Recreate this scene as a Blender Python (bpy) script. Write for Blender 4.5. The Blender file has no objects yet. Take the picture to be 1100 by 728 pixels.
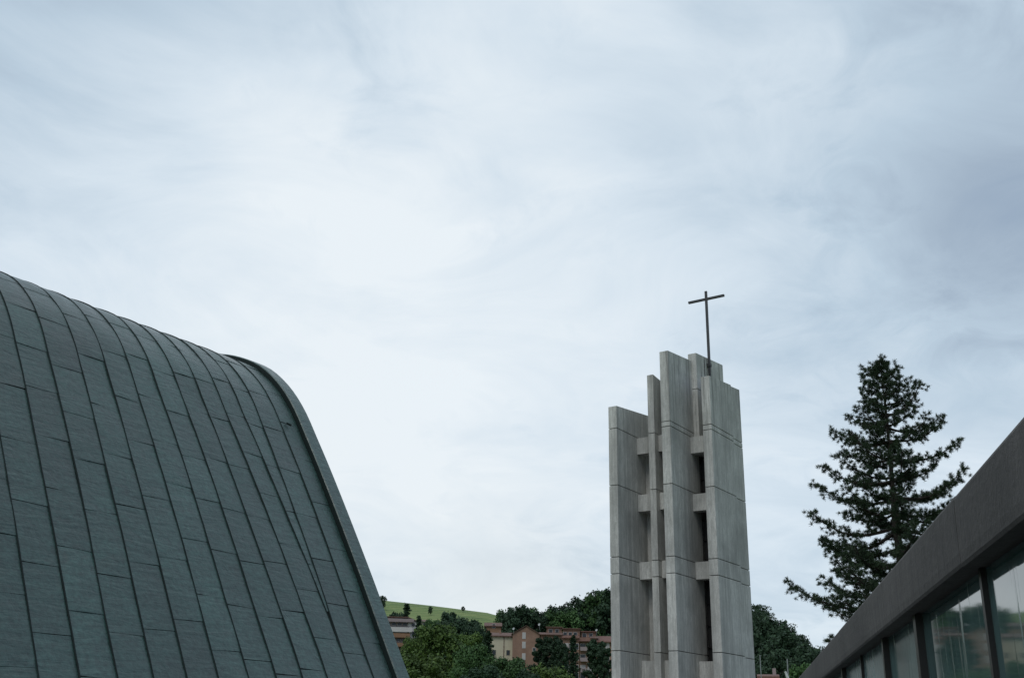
import bpy, math, random
import numpy as np
from mathutils import Vector
random.seed(7)
rng = np.random.default_rng(11)
S = bpy.context.scene
COL = S.collection
R = math.radians

# ------------------------------------------------------------------ camera
F = 1150.0; EYE = 1.6                       # focal length in pixels of a 1100 x 728 picture
zc = np.array([64.0, 3114.0, 1150.0]); zc /= np.linalg.norm(zc)
SP = zc[2]; CP = math.sqrt(1 - SP * SP)
ROLL = math.asin(zc[0] / CP)
_f = np.array([0, CP, SP]); _r0 = np.array([1.0, 0, 0]); _u0 = np.cross(_r0, _f)
_r = math.cos(ROLL) * _r0 + math.sin(ROLL) * _u0
_u = -math.sin(ROLL) * _r0 + math.cos(ROLL) * _u0
cam_d = bpy.data.cameras.new('camera'); cam = bpy.data.objects.new('camera', cam_d); COL.objects.link(cam)
cam_d.sensor_width = 36; cam_d.lens = F / 1100 * 36
cam_d.clip_start = 0.05; cam_d.clip_end = 6000
from mathutils import Matrix
M3 = Matrix(((_r[0], _u[0], -_f[0]), (_r[1], _u[1], -_f[1]), (_r[2], _u[2], -_f[2])))
cam.matrix_world = Matrix.Translation((0, 0, EYE)) @ M3.to_4x4()
S.camera = cam

def azt(x, y):
    """azimuth (rad from +Y to +X) and tangent of elevation of a direction in the photo"""
    d = _f * F + _r * (x - 550) - _u * (y - 364)
    return math.atan2(d[0], d[1]), d[2] / math.hypot(d[0], d[1])
def at(x, y, D):
    a, t = azt(x, y)
    return Vector((D * math.sin(a), D * math.cos(a), EYE + t * D))

# ------------------------------------------------------------------ sky, sun
SUN_EL, SUN_AZ = R(50), R(-158)             # azimuth from +Y towards +X
w = bpy.data.worlds.new('World'); S.world = w; w.use_nodes = True
nt = w.node_tree; nt.nodes.clear()
def N(nt, typ, loc=None, **kw):
    n = nt.nodes.new(typ)
    for k, v in kw.items():
        if k in n.inputs and not hasattr(n, k): n.inputs[k].default_value = v
        elif hasattr(n, k): setattr(n, k, v)
        else: n.inputs[k].default_value = v
    return n
def math_n(nt, op, a, b=None, c=None, clamp=False):
    n = nt.nodes.new('ShaderNodeMath'); n.operation = op; n.use_clamp = clamp
    for i, v in enumerate((a, b, c)):
        if v is None: continue
        if isinstance(v, (int, float)): n.inputs[i].default_value = v
        else: nt.links.new(v, n.inputs[i])
    return n.outputs[0]
def mixc(nt, fac, a, b, blend='MIX'):
    n = nt.nodes.new('ShaderNodeMix'); n.data_type = 'RGBA'; n.blend_type = blend
    for s, v in ((0, fac), (6, a), (7, b)):
        if isinstance(v, (int, float)): n.inputs[s].default_value = v
        elif isinstance(v, tuple): n.inputs[s].default_value = (*v, 1) if len(v) == 3 else v
        else: nt.links.new(v, n.inputs[s])
    return n.outputs[2]
def ramp(nt, fac, stops, interp='LINEAR'):
    n = nt.nodes.new('ShaderNodeValToRGB'); n.color_ramp.interpolation = interp
    cr = n.color_ramp
    while len(cr.elements) > 1: cr.elements.remove(cr.elements[-1])
    for i, (p, c) in enumerate(stops):
        e = cr.elements[0] if i == 0 else cr.elements.new(p)
        e.position = p; e.color = (c, c, c, 1) if isinstance(c, (int, float)) else (*c, 1)
    nt.links.new(fac, n.inputs[0]); return n.outputs[0]

sky = nt.nodes.new('ShaderNodeTexSky'); sky.sky_type = 'NISHITA'; sky.sun_disc = False
sky.sun_elevation = SUN_EL; sky.sun_rotation = SUN_AZ
tc = nt.nodes.new('ShaderNodeTexCoord')
sep = nt.nodes.new('ShaderNodeSeparateXYZ'); nt.links.new(tc.outputs['Generated'], sep.inputs[0])
zz = math_n(nt, 'ADD', math_n(nt, 'MAXIMUM', sep.outputs[2], 0.0), 0.32)
px = math_n(nt, 'DIVIDE', sep.outputs[0], zz); py = math_n(nt, 'DIVIDE', sep.outputs[1], zz)
comb = nt.nodes.new('ShaderNodeCombineXYZ'); nt.links.new(px, comb.inputs[0]); nt.links.new(py, comb.inputs[1])
def cloud_noise(scale, detail, rough, off, dist=0.0, stretch=(1, 1, 1), rot=0.0):
    mp = nt.nodes.new('ShaderNodeMapping'); mp.inputs['Location'].default_value = off
    mp.inputs['Scale'].default_value = stretch; mp.inputs['Rotation'].default_value = (0, 0, rot)
    nt.links.new(comb.outputs[0], mp.inputs[0])
    n = nt.nodes.new('ShaderNodeTexNoise'); n.inputs['Scale'].default_value = scale
    n.inputs['Detail'].default_value = detail; n.inputs['Roughness'].default_value = rough
    n.inputs['Distortion'].default_value = dist
    nt.links.new(mp.outputs[0], n.inputs['Vector']); return n.outputs[0]
def lobe(x, y, width, world=False):
    """soft glow (0..1) of brighter or thinner cloud round one direction of the sky"""
    a, t = (R(x), math.tan(R(y))) if world else azt(x, y); e = math.atan(t)
    v = (math.cos(e) * math.sin(a), math.cos(e) * math.cos(a), math.sin(e))
    d = nt.nodes.new('ShaderNodeVectorMath'); d.operation = 'DOT_PRODUCT'
    nt.links.new(tc.outputs['Generated'], d.inputs[0]); d.inputs[1].default_value = v
    k = 1 / (1 - math.cos(R(width)))
    # exp(-(1-dot)*k)
    return math_n(nt, 'POWER', 2.718, math_n(nt, 'MULTIPLY', math_n(nt, 'SUBTRACT', d.outputs['Value'], 1.0), k))
n1 = cloud_noise(1.1, 5, 0.5, (3.1, 1.7, 0), 0.35, (1, 1.5, 1), 0.6)
n2 = cloud_noise(3.0, 9, 0.6, (7.7, 2.2, 3), 0.9, (1, 1.25, 1), 0.9)
n4 = cloud_noise(8.0, 7, 0.6, (2.7, 5.2, 1), 0.7)
n3 = cloud_noise(0.55, 2, 0.5, (1.3, 9.2, 5))
dens = math_n(nt, 'ADD', math_n(nt, 'ADD', math_n(nt, 'MULTIPLY', n1, 0.62), math_n(nt, 'MULTIPLY', n2, 0.36)), math_n(nt, 'MULTIPLY', n3, 0.22))
wisp = math_n(nt, 'MULTIPLY', math_n(nt, 'MAXIMUM', math_n(nt, 'SUBTRACT', math_n(nt, 'MULTIPLY', n2, n4), 0.27), 0.0), -1.1)
br = math_n(nt, 'ADD', math_n(nt, 'ADD', math_n(nt, 'MULTIPLY', math_n(nt, 'SUBTRACT', dens, 0.60), 1.65), wisp), 0.57)
for (x, y, wd, amp) in ((450, 290, 16, 0.60), (800, 200, 12, 0.10), (520, 655, 6, 0.16), (870, 650, 6, 0.06), (1120, 230, 6, -0.10), (1040, 290, 5, -0.08), (1060, 620, 12, 0.05),
                        (360, 40, 3.5, -0.12), (430, 110, 3, -0.14), (530, 205, 2.5, -0.14), (980, 260, 4, -0.05), (1090, 200, 3, -0.05), (215, 185, 2.2, -0.05), (0, 40, 10, -0.18), (330, -20, 6, -0.08), (1100, 40, 9, -0.05), (560, 600, 7, -0.08)):
    br = math_n(nt, 'ADD', br, math_n(nt, 'MULTIPLY', lobe(x, y, wd), amp))
for (a_, e_, wd, amp) in ((120, 8, 40, -0.55), (180, 10, 30, -0.20), (-100, 45, 35, 0.35)):      # unseen sky dimmed right and behind, brightened left, to shape the light
    br = math_n(nt, 'ADD', br, math_n(nt, 'MULTIPLY', lobe(a_, e_, wd, True), amp))
cloudcol = ramp(nt, br, [(0.0, (0.21, 0.30, 0.44)), (0.32, (0.385, 0.48, 0.59)), (0.55, (0.525, 0.645, 0.755)), (0.78, (0.71, 0.81, 0.895)), (1.0, (0.87, 0.935, 0.98))])
warm = math_n(nt, 'ADD', math_n(nt, 'MULTIPLY', lobe(540, 660, 6), 0.6), math_n(nt, 'MULTIPLY', lobe(300, 560, 7), 0.2), clamp=True)
cloudcol = mixc(nt, warm, cloudcol, (0.86, 0.885, 0.88))
low = ramp(nt, sep.outputs[2], [(0.0, 1.0), (0.02, 0.0)])
cloudcol = mixc(nt, low, cloudcol, (0.10, 0.11, 0.10))
scaled = mixc(nt, 1.0, cloudcol, (10.0, 10.0, 10.0), 'MULTIPLY')
skymix = mixc(nt, 0.93, sky.outputs[0], scaled)
bg = nt.nodes.new('ShaderNodeBackground'); bg.inputs[1].default_value = 0.1
nt.links.new(skymix, bg.inputs[0])
wo = nt.nodes.new('ShaderNodeOutputWorld'); nt.links.new(bg.outputs[0], wo.inputs[0])

sl = bpy.data.lights.new('sun', 'SUN'); sun = bpy.data.objects.new('sun', sl); COL.objects.link(sun)
sl.energy = 0.75; sl.angle = R(25); sl.color = (1, 0.96, 0.9)
sd = Vector((math.cos(SUN_EL) * math.sin(SUN_AZ), math.cos(SUN_EL) * math.cos(SUN_AZ), math.sin(SUN_EL)))
sun.rotation_euler = sd.to_track_quat('Z', 'Y').to_euler(); sun.location = (0, 0, 60)
S.view_settings.view_transform = 'Standard'; S.view_settings.look = 'None'
S.view_settings.exposure = 0.0; S.view_settings.gamma = 1; S.view_settings.use_curve_mapping = False
S.cycles.max_bounces = 5; S.cycles.use_denoising = True
S.cycles.sample_clamp_indirect = 4

# ------------------------------------------------------------------ helpers
class MB:
    def __init__(s): s.v = []; s.f = []; s.m = []
    def add(s, vs, fs, mi=0):
        o = len(s.v); s.v += [tuple(v) for v in vs]; s.f += [tuple(i + o for i in f) for f in fs]; s.m += [mi] * len(fs)
    def prism(s, poly, z0, z1, mi=0):
        """poly: list of (x,y) ; z0,z1 scalars or lists"""
        n = len(poly)
        if not isinstance(z0, (list, tuple)): z0 = [z0] * n
        if not isinstance(z1, (list, tuple)): z1 = [z1] * n
        vs = [(p[0], p[1], z) for p, z in zip(poly, z0)] + [(p[0], p[1], z) for p, z in zip(poly, z1)]
        a = sum(poly[i][0] * poly[(i + 1) % n][1] - poly[(i + 1) % n][0] * poly[i][1] for i in range(n))
        fs = [(i, (i + 1) % n, (i + 1) % n + n, i + n) for i in range(n)] + [tuple(range(n - 1, -1, -1)), tuple(range(n, 2 * n))]
        if a < 0: fs = [tuple(reversed(f)) for f in fs]
        s.add(vs, fs, mi)
    def obox(s, o, ex, ey, x0, x1, y0, y1, z0, z1, mi=0):
        """box in a turned frame: o + ex*x + ey*y"""
        P = [(o[0] + ex[0] * x + ey[0] * y, o[1] + ex[1] * x + ey[1] * y) for x, y in ((x0, y0), (x1, y0), (x1, y1), (x0, y1))]
        s.prism(P, z0, z1, mi)
    def tube(s, pts, rad, n=6, mi=0):
        pts = [Vector(p) for p in pts]; rings = []
        for i, p in enumerate(pts):
            t = (pts[min(i + 1, len(pts) - 1)] - pts[max(i - 1, 0)]).normalized()
            a = t.cross(Vector((0, 0, 1)))
            if a.length < 1e-3: a = Vector((1, 0, 0))
            a.normalize(); b = t.cross(a)
            r = rad[i] if isinstance(rad, (list, tuple)) else rad
            rings.append([p + (a * math.cos(2 * math.pi * k / n) + b * math.sin(2 * math.pi * k / n)) * r for k in range(n)])
        vs = [v for rg in rings for v in rg]
        fs = [(i * n + k, i * n + (k + 1) % n, (i + 1) * n + (k + 1) % n, (i + 1) * n + k) for i in range(len(pts) - 1) for k in range(n)]
        fs += [tuple(range(n)), tuple(range(len(vs) - 1, len(vs) - n - 1, -1))]
        s.add(vs, fs, mi)
    def build(s, name, mats, parent=None, smooth=False):
        me = bpy.data.meshes.new(name); me.from_pydata(s.v, [], s.f)
        for m in (mats if isinstance(mats, (list, tuple)) else [mats]): me.materials.append(m)
        if any(s.m): me.polygons.foreach_set('material_index', s.m)
        if smooth: me.polygons.foreach_set('use_smooth', [True] * len(s.f))
        me.update()
        o = bpy.data.objects.new(name, me); COL.objects.link(o)
        if parent: o.parent = parent
        return o
def npmesh(name, V, Fc, k, mats, parent=None, mi=None):
    """fast mesh: V (n,3), faces all with k corners"""
    me = bpy.data.meshes.new(name); V = np.asarray(V, np.float32); Fc = np.asarray(Fc, np.int32)
    me.vertices.add(len(V)); me.vertices.foreach_set('co', V.ravel())
    me.loops.add(Fc.size); me.loops.foreach_set('vertex_index', Fc.ravel())
    me.polygons.add(len(Fc)); me.polygons.foreach_set('loop_start', np.arange(len(Fc), dtype=np.int32) * k)
    for m in (mats if isinstance(mats, (list, tuple)) else [mats]): me.materials.append(m)
    if mi is not None: me.polygons.foreach_set('material_index', np.asarray(mi, np.int32))
    me.update(calc_edges=True); me.validate()
    o = bpy.data.objects.new(name, me); COL.objects.link(o)
    if parent: o.parent = parent
    return o
def tag(o, label=None, cat=None, group=None, kind=None):
    if label: o['label'] = label
    if cat: o['category'] = cat
    if group: o['group'] = group
    if kind: o['kind'] = kind
    return o
def empty(name, loc, label, cat, group=None, rz=0):
    o = bpy.data.objects.new(name, None); COL.objects.link(o); o.location = loc; o.rotation_euler = (0, 0, rz)
    o.empty_display_size = 0.5
    return tag(o, label, cat, group)
def copy_tree(o, parent=None):
    c = o.copy(); COL.objects.link(c)
    if parent: c.parent = parent
    for ch in list(o.children): copy_tree(ch, c)
    return c

# ------------------------------------------------------------------ materials
def mat(name):
    m = bpy.data.materials.new(name); m.use_nodes = True; t = m.node_tree
    return m, t, t.nodes['Principled BSDF']
def vec(t, scale=(1, 1, 1), rot=(0, 0, 0), kind='Object'):
    c = t.nodes.new('ShaderNodeTexCoord'); mp = t.nodes.new('ShaderNodeMapping')
    mp.inputs['Scale'].default_value = scale; mp.inputs['Rotation'].default_value = rot
    t.links.new(c.outputs[kind], mp.inputs[0]); return mp.outputs[0]
def noise(t, v, scale, detail=4, rough=0.55, dist=0):
    n = t.nodes.new('ShaderNodeTexNoise'); n.inputs['Scale'].default_value = scale; n.inputs['Detail'].default_value = detail
    n.inputs['Roughness'].default_value = rough; n.inputs['Distortion'].default_value = dist
    t.links.new(v, n.inputs['Vector']); return n.outputs[0]
def bump(t, b, h, strength=0.3, dist=0.02):
    n = t.nodes.new('ShaderNodeBump'); n.inputs['Strength'].default_value = strength; n.inputs['Distance'].default_value = dist
    t.links.new(h, n.inputs['Height']); t.links.new(n.outputs[0], b.inputs['Normal'])
def island(t):
    g = t.nodes.new('ShaderNodeNewGeometry'); return g.outputs['Random Per Island']
def plain(name, col, rough=0.7, var=0.15, scale=3.0, metallic=0.0):
    m, t, b = mat(name)
    n = noise(t, vec(t), scale, 5)
    c = mixc(t, n, tuple(x * (1 - var) for x in col), tuple(min(1, x * (1 + var)) for x in col))
    t.links.new(c, b.inputs['Base Color']); b.inputs['Roughness'].default_value = rough; b.inputs['Metallic'].default_value = metallic
    return m
AXA = 34.37                                       # heading of the vault's axis
def copper_mat(name, dark=1.0):
    m, t, b = mat(name)
    v = vec(t)
    big = noise(t, v, 0.28, 5, 0.65, 0.5); mid = noise(t, v, 2.2, 6, 0.6, 0.4); fine = noise(t, v, 14, 5, 0.65)
    rnd = island(t)
    g = math_n(t, 'ADD', math_n(t, 'ADD', math_n(t, 'MULTIPLY', big, 0.35), math_n(t, 'MULTIPLY', mid, 0.35)), math_n(t, 'ADD', math_n(t, 'MULTIPLY', rnd, 0.15), 0.05))
    c = ramp(t, g, [(0.25, (0.022 * dark, 0.037 * dark, 0.032 * dark)), (0.48, (0.033 * dark, 0.071 * dark, 0.061 * dark)), (0.75, (0.058 * dark, 0.126 * dark, 0.108 * dark))])
    # wandering rusty and pale stains
    st = ramp(t, noise(t, v, 1.1, 7, 0.7, 0.8), [(0.60, 0.0), (0.78, 0.55)])
    c = mixc(t, st, c, (0.062, 0.060, 0.052))
    fi = ramp(t, fine, [(0.32, 0.62), (0.68, 1.28)])
    c = mixc(t, 1.0, c, fi, 'MULTIPLY')
    ln_ = ramp(t, noise(t, vec(t, (0.6, 0.6, 5.0)), 4.5, 5, 0.65, 0.5), [(0.35, 0.78), (0.65, 1.16)])
    c = mixc(t, 1.0, c, ln_, 'MULTIPLY')
    t.links.new(c, b.inputs['Base Color'])
    ro = ramp(t, mid, [(0.3, 0.26), (0.7, 0.42)]); t.links.new(ro, b.inputs['Roughness'])
    b.inputs['IOR'].default_value = 1.65
    wr = noise(t, vec(t, (0.5, 0.5, 3.2)), 3.0, 5, 0.6, 0.6)
    bump(t, b, math_n(t, 'ADD', math_n(t, 'ADD', mid, wr), math_n(t, 'MULTIPLY', fine, 0.35)), 0.55, 0.035)
    return m
M_copper = copper_mat('weathered_copper'); M_trim = copper_mat('copper_trim', 1.15)
M_seam = plain('dark_seam', (0.013, 0.022, 0.021), 0.7); M_seam.node_tree.nodes['Principled BSDF'].inputs['Specular IOR Level'].default_value = 0.15
M_under = plain('dark_underlay', (0.010, 0.013, 0.014), 0.8)

def concrete_mat(name, base, streak=0.5, tint=(1, 1, 1), board=True, rough=0.85, topz=None, run=0.8):
    m, t, b = mat(name)
    v = vec(t); vs = vec(t, (1, 1, 0.045)); vb = vec(t, (1, 1, 0.18))
    s1 = noise(t, vs, 2.4, 6, 0.65); s2 = noise(t, vb, 11.0, 5, 0.65); bl = noise(t, v, 0.45, 5, 0.6, 0.4); fn = noise(t, v, 16, 6, 0.7)
    g = math_n(t, 'ADD', math_n(t, 'MULTIPLY', s1, streak), math_n(t, 'MULTIPLY', bl, 1 - streak))
    lo = tuple(base * 0.58 * k for k in tint); hi = tuple(base * 1.30 * k for k in tint)
    c = ramp(t, g, [(0.34, lo), (0.64, hi)])
    c = mixc(t, ramp(t, s2, [(0.44, 0.0), (0.66, 0.65)]), c, tuple(base * 0.62 * k for k in tint))
    c = mixc(t, 1.0, c, ramp(t, island(t), [(0, 0.90), (1, 1.06)]), 'MULTIPLY')
    # dark weathering runs
    runs = ramp(t, noise(t, vec(t, (1, 1, 0.03)), 5.2, 3, 0.6), [(0.53, 0.0), (0.64, run)])
    if topz is not None:
        # rain grime that thins out a few metres below the exposed tops
        cz = t.nodes.new('ShaderNodeTexCoord'); sx = t.nodes.new('ShaderNodeSeparateXYZ'); t.links.new(cz.outputs['Object'], sx.inputs[0])
        h = math_n(t, 'ADD', math_n(t, 'MULTIPLY', math_n(t, 'SUBTRACT', sx.outputs[2], topz), 0.16), 0.5, clamp=True)
        runs = math_n(t, 'MULTIPLY', runs, math_n(t, 'ADD', math_n(t, 'MULTIPLY', h, 1.0), 0.35), clamp=True)
    c = mixc(t, runs, c, tuple(base * 0.42 * k for k in tint))
    c = mixc(t, 1.0, c, ramp(t, fn, [(0.3, 0.84), (0.7, 1.12)]), 'MULTIPLY')
    t.links.new(c, b.inputs['Base Color']); b.inputs['Roughness'].default_value = rough
    h2 = math_n(t, 'ADD', math_n(t, 'MULTIPLY', s2, 0.6), fn)
    bump(t, b, h2, 0.4, 0.02)
    return m
M_conc = concrete_mat('board_formed_concrete', 0.53, 0.5, (1.01, 1.0, 0.94), topz=19.0)
M_joint = plain('joint_shadow', (0.05, 0.052, 0.052), 0.9)
M_louvre = plain('shade_black_louvre', (0.010, 0.009, 0.008), 0.5)  # near black, so the tower openings read as deep shade
M_iron = plain('dark_iron', (0.035, 0.036, 0.040), 0.55, 0.05)
M_fascia = concrete_mat('stained_brown_concrete', 0.084, 0.15, (1.08, 1.0, 0.92), rough=0.75, run=0.25)
M_steel = plain('rusty_steel', (0.016, 0.014, 0.013), 0.45, 0.5, 9)

def glass_mat(name, base, dirt, coat=1.0, rough=0.03):
    m, t, b = mat(name)
    v = vec(t, (1, 1, 0.06)); st = noise(t, v, 10, 4, 0.65)
    film = noise(t, vec(t), 1.6, 5, 0.6, 0.5); fine = noise(t, vec(t, (1, 1, 0.12)), 30, 3, 0.6)
    streaks = ramp(t, st, [(0.57, 0.0), (0.62, 1.0)])
    brk = ramp(t, noise(t, vec(t, (1, 1, 0.5)), 1.7, 4, 0.6), [(0.42, 0.0), (0.60, 1.0)])
    streaks = math_n(t, 'MULTIPLY', streaks, brk)
    dirtf = math_n(t, 'ADD', math_n(t, 'MULTIPLY', ramp(t, film, [(0.35, 0.1), (0.7, 1.0)]), dirt), 0.0, clamp=True)
    c = mixc(t, dirtf, base, tuple(min(1, x * 3.2 + 0.03) for x in base))
    t.links.new(c, b.inputs['Base Color'])
    rr = math_n(t, 'ADD', math_n(t, 'MULTIPLY', streaks, 0.30), math_n(t, 'ADD', math_n(t, 'MULTIPLY', dirtf, 0.06), rough)); t.links.new(rr, b.inputs['Roughness'])
    b.inputs['IOR'].default_value = 3.3
    sp = math_n(t, 'SUBTRACT', 0.5, math_n(t, 'MULTIPLY', streaks, 0.22)); t.links.new(sp, b.inputs['Specular IOR Level'])
    bump(t, b, noise(t, vec(t), 0.9, 2, 0.4), 0.03, 0.02)
    return m
M_glassA = glass_mat('streaked_glass', (0.070, 0.125, 0.118), 0.35)
M_glassB = glass_mat('filmed_glass', (0.15, 0.23, 0.23), 0.5, rough=0.12)
M_glassC = glass_mat('dim_glass', (0.085, 0.145, 0.138), 0.5, rough=0.09)

def leaf_mat(name, a, b2, c3=None):
    m, t, b = mat(name)
    rnd = island(t); big = noise(t, vec(t), 1.6, 3, 0.5)
    g = math_n(t, 'ADD', math_n(t, 'MULTIPLY', rnd, 0.6), math_n(t, 'MULTIPLY', big, 0.4))
    c = ramp(t, g, [(0.2, a), (0.75, b2)] + ([(0.95, c3)] if c3 else []))
    oi = t.nodes.new('ShaderNodeObjectInfo')
    c = mixc(t, 1.0, c, ramp(t, oi.outputs['Random'], [(0, 0.82), (1, 1.15)]), 'MULTIPLY')
    t.links.new(c, b.inputs['Base Color']); b.inputs['Roughness'].default_value = 0.65
    b.inputs['Specular IOR Level'].default_value = 0.25
    return m
M_leafO = leaf_mat('olive_leaves', (0.050, 0.095, 0.022), (0.100, 0.160, 0.034), (0.145, 0.175, 0.045))
M_leafG = leaf_mat('green_leaves', (0.036, 0.080, 0.026), (0.072, 0.142, 0.042), (0.100, 0.170, 0.050))
M_leafD = leaf_mat('dark_leaves', (0.022, 0.046, 0.024), (0.036, 0.070, 0.034), (0.050, 0.086, 0.040))
M_leafY = leaf_mat('bright_leaves', (0.045, 0.075, 0.016), (0.075, 0.125, 0.026), (0.11, 0.15, 0.03))
M_needle = leaf_mat('pine_needles', (0.022, 0.040, 0.020), (0.044, 0.074, 0.035), (0.068, 0.098, 0.046))
M_bark = plain('bark', (0.045, 0.035, 0.028), 0.9, 0.4, 8)
def brick_mat(name, a, b_, mortar):
    m, t, b = mat(name)
    c0 = t.nodes.new('ShaderNodeTexCoord'); mp = t.nodes.new('ShaderNodeMapping'); mp.inputs['Rotation'].default_value = (R(90), 0, 0)
    t.links.new(c0.outputs['Object'], mp.inputs[0])
    bt = t.nodes.new('ShaderNodeTexBrick'); bt.inputs['Scale'].default_value = 4.0
    bt.inputs['Color1'].default_value = (*a, 1); bt.inputs['Color2'].default_value = (*b_, 1); bt.inputs['Mortar'].default_value = (*mortar, 1)
    t.links.new(mp.outputs[0], bt.inputs[0])
    n = noise(t, vec(t), 0.5, 5)
    c = mixc(t, 1.0, bt.outputs[0], ramp(t, n, [(0.3, 0.75), (0.7, 1.15)]), 'MULTIPLY')
    t.links.new(c, b.inputs['Base Color']); b.inputs['Roughness'].default_value = 0.9
    return m
M_brick = brick_mat('pink_brick', (0.32, 0.185, 0.125), (0.25, 0.14, 0.098), (0.25, 0.19, 0.155))
M_tile = plain('clay_tiles', (0.145, 0.085, 0.068), 0.9, 0.45, 2.5)
M_tileR = plain('red_clay_tiles', (0.16, 0.080, 0.064), 0.9, 0.35, 2.5)
M_cream = plain('cream_render', (0.55, 0.51, 0.38), 0.9, 0.15, 0.6)
M_white = plain('off_white_render', (0.55, 0.52, 0.50), 0.9, 0.12, 0.8)
M_mauve = plain('mauve_render', (0.30, 0.24, 0.24), 0.9, 0.15, 0.8)
M_orange = plain('ochre_render', (0.26, 0.15, 0.09), 0.9, 0.2, 0.8)
M_winglass = plain('window_glass', (0.02, 0.024, 0.027), 0.12)
M_pale = plain('pale_metal', (0.55, 0.56, 0.56), 0.45)
M_grey = plain('grey_metal', (0.22, 0.23, 0.24), 0.5)
M_shutter = plain('pale_shutter', (0.45, 0.43, 0.42), 0.7)
def ground_mat():
    m, t, b = mat('hill_ground')
    v = vec(t); n = noise(t, v, 0.035, 7, 0.65, 0.8); f = noise(t, v, 0.35, 6, 0.65)
    rows = t.nodes.new('ShaderNodeTexWave'); rows.inputs['Scale'].default_value = 0.055; rows.inputs['Distortion'].default_value = 2.5
    rows.inputs['Detail'].default_value = 3; rows.wave_type = 'BANDS'; t.links.new(vec(t, rot=(0, 0, 0.9)), rows.inputs[0])
    g = math_n(t, 'ADD', math_n(t, 'MULTIPLY', n, 0.6), math_n(t, 'ADD', math_n(t, 'MULTIPLY', f, 0.25), math_n(t, 'MULTIPLY', rows.outputs[1], 0.12)))
    c = ramp(t, g, [(0.34, (0.065, 0.105, 0.028)), (0.47, (0.130, 0.195, 0.050)), (0.60, (0.22, 0.245, 0.085))])
    t.links.new(c, b.inputs['Base Color']); b.inputs['Roughness'].default_value = 0.95
    return m
M_ground = ground_mat()
M_paving = concrete_mat('forecourt_paving', 0.10, 0.1)

# ------------------------------------------------------------------ terrain (one sheet from the forecourt to the horizon)
SKY = [(0, 640), (300, 640), (380, 641), (418, 646), (470, 651), (530, 658), (560, 668), (600, 672), (650, 664), (700, 654), (760, 648), (812, 655), (850, 688), (885, 712), (950, 735), (1100, 750)]
_ska = [azt(*p) for p in SKY]; _skx = [a for a, _ in _ska]; _skt = [t for _, t in _ska]
RS = 600.0
def skytan(a):
    if a < _skx[0]: return max(0.05, _skt[0] - (_skx[0] - a) * 0.12)
    if a > _skx[-1]: return min(0.09, _skt[-1] + (a - _skx[-1]) * 0.05)
    return float(np.interp(a, _skx, _skt))
def ground_z(x, y):
    r = math.hypot(x, y); a = math.atan2(x, y); T = skytan(a)
    if r < 90: return 0.0
    H = RS * T + EYE
    if r < RS:
        return H * ((r - 90) / (RS - 90)) ** 1.8
    return H * (1 + 0.25 * min(1, (r - RS) / 250)) if r < RS + 60 else H * (1 + 0.25 * 60 / 250) - (r - RS - 60) * 0.02
rs = [0.01, 30, 60, 90, 110, 130, 150, 175, 200, 225, 250, 275, 300, 325, 350, 375, 400, 430, 460, 490, 520, 550, 580, 600, 610, 640, 660, 900, 1400, 2400, 4000]
azs = np.linspace(-math.pi, math.pi, 361)[:-1]
V = []; 
for r in rs:
    for a in azs: 
        x, y = r * math.sin(a), r * math.cos(a); z = ground_z(x, y)
        if 140 < r < 700: z += 0.5 * math.sin(x * 0.031 + 1) * math.cos(y * 0.027)
        V.append((x, y, z))
n = len(azs); Fc = []
for i in range(len(rs) - 1):
    for k in range(n): Fc.append((i * n + k, i * n + (k + 1) % n, (i + 1) * n + (k + 1) % n, (i + 1) * n + k))
Fc = [tuple(reversed(f)) for f in Fc]
g = npmesh('ground', V, Fc, 4, M_ground); g.data.polygons.foreach_set('use_smooth', [True] * len(Fc)); tag(g, kind='structure')
pv = MB(); pv.prism([(-14, -20), (30, -20), (30, 75), (-14, 75)], -0.2, 0.004); tag(pv.build('pavement', M_paving), kind='structure')

# ------------------------------------------------------------------ church with the copper vault
A = R(AXA); ax = np.array([math.sin(A), math.cos(A)]); pr = np.array([math.cos(A), -math.sin(A)])
KR = 0.86
s_end = 18.555 * KR
prof = [(-15.13, 2.68), (-15.75, 3.78), (-16.38, 4.91), (-17.22, 6.36), (-17.94, 7.56), (-18.43, 8.34), (-18.89, 9.06), (-19.35, 9.64), (-19.85, 10.12), (-20.42, 10.53), (-21.17, 10.87), (-22.01, 11.11),
        (-23.2, 11.28), (-25, 11.3), (-27.5, 10.9), (-31, 9.9), (-35, 8.2)]
prof = [(q * KR, (z - EYE) * KR + EYE) for q, z in prof]
# straight run down to the ground
q0, z0 = prof[0]; q1, z1 = prof[3]; k = (q1 - q0) / (z1 - z0)
prof = [(q0 - (z0 - 0.25) * k, 0.25)] + prof
def catmull(P, n=8):
    out = []
    P = [np.array(p) for p in P]; P = [2 * P[0] - P[1]] + P + [2 * P[-1] - P[-2]]
    for i in range(1, len(P) - 2):
        for j in range(n):
            t = j / n; a, b, c, d = P[i - 1:i + 3]
            out.append(0.5 * ((2 * b) + (-a + c) * t + (2 * a - 5 * b + 4 * c - d) * t * t + (-a + 3 * b - 3 * c + d) * t ** 3))
    out.append(P[-2]); return np.array(out)
pf = catmull(prof, 12)
L = np.concatenate([[0], np.cumsum(np.hypot(*np.diff(pf, axis=0).T))])
tg = np.gradient(pf, axis=0); tg /= np.hypot(tg[:, 0], tg[:, 1])[:, None]; nm = np.stack([tg[:, 1], -tg[:, 0]], 1)   # outward normals (right / up)
def P3(s, l, off):
    q = np.interp(l, L, pf[:, 0]); z = np.interp(l, L, pf[:, 1]); nx = np.interp(l, L, nm[:, 0]); nz = np.interp(l, L, nm[:, 1])
    q += nx * off; z += nz * off
    return (ax[0] * s + pr[0] * q, ax[1] * s + pr[1] * q, z)
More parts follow.
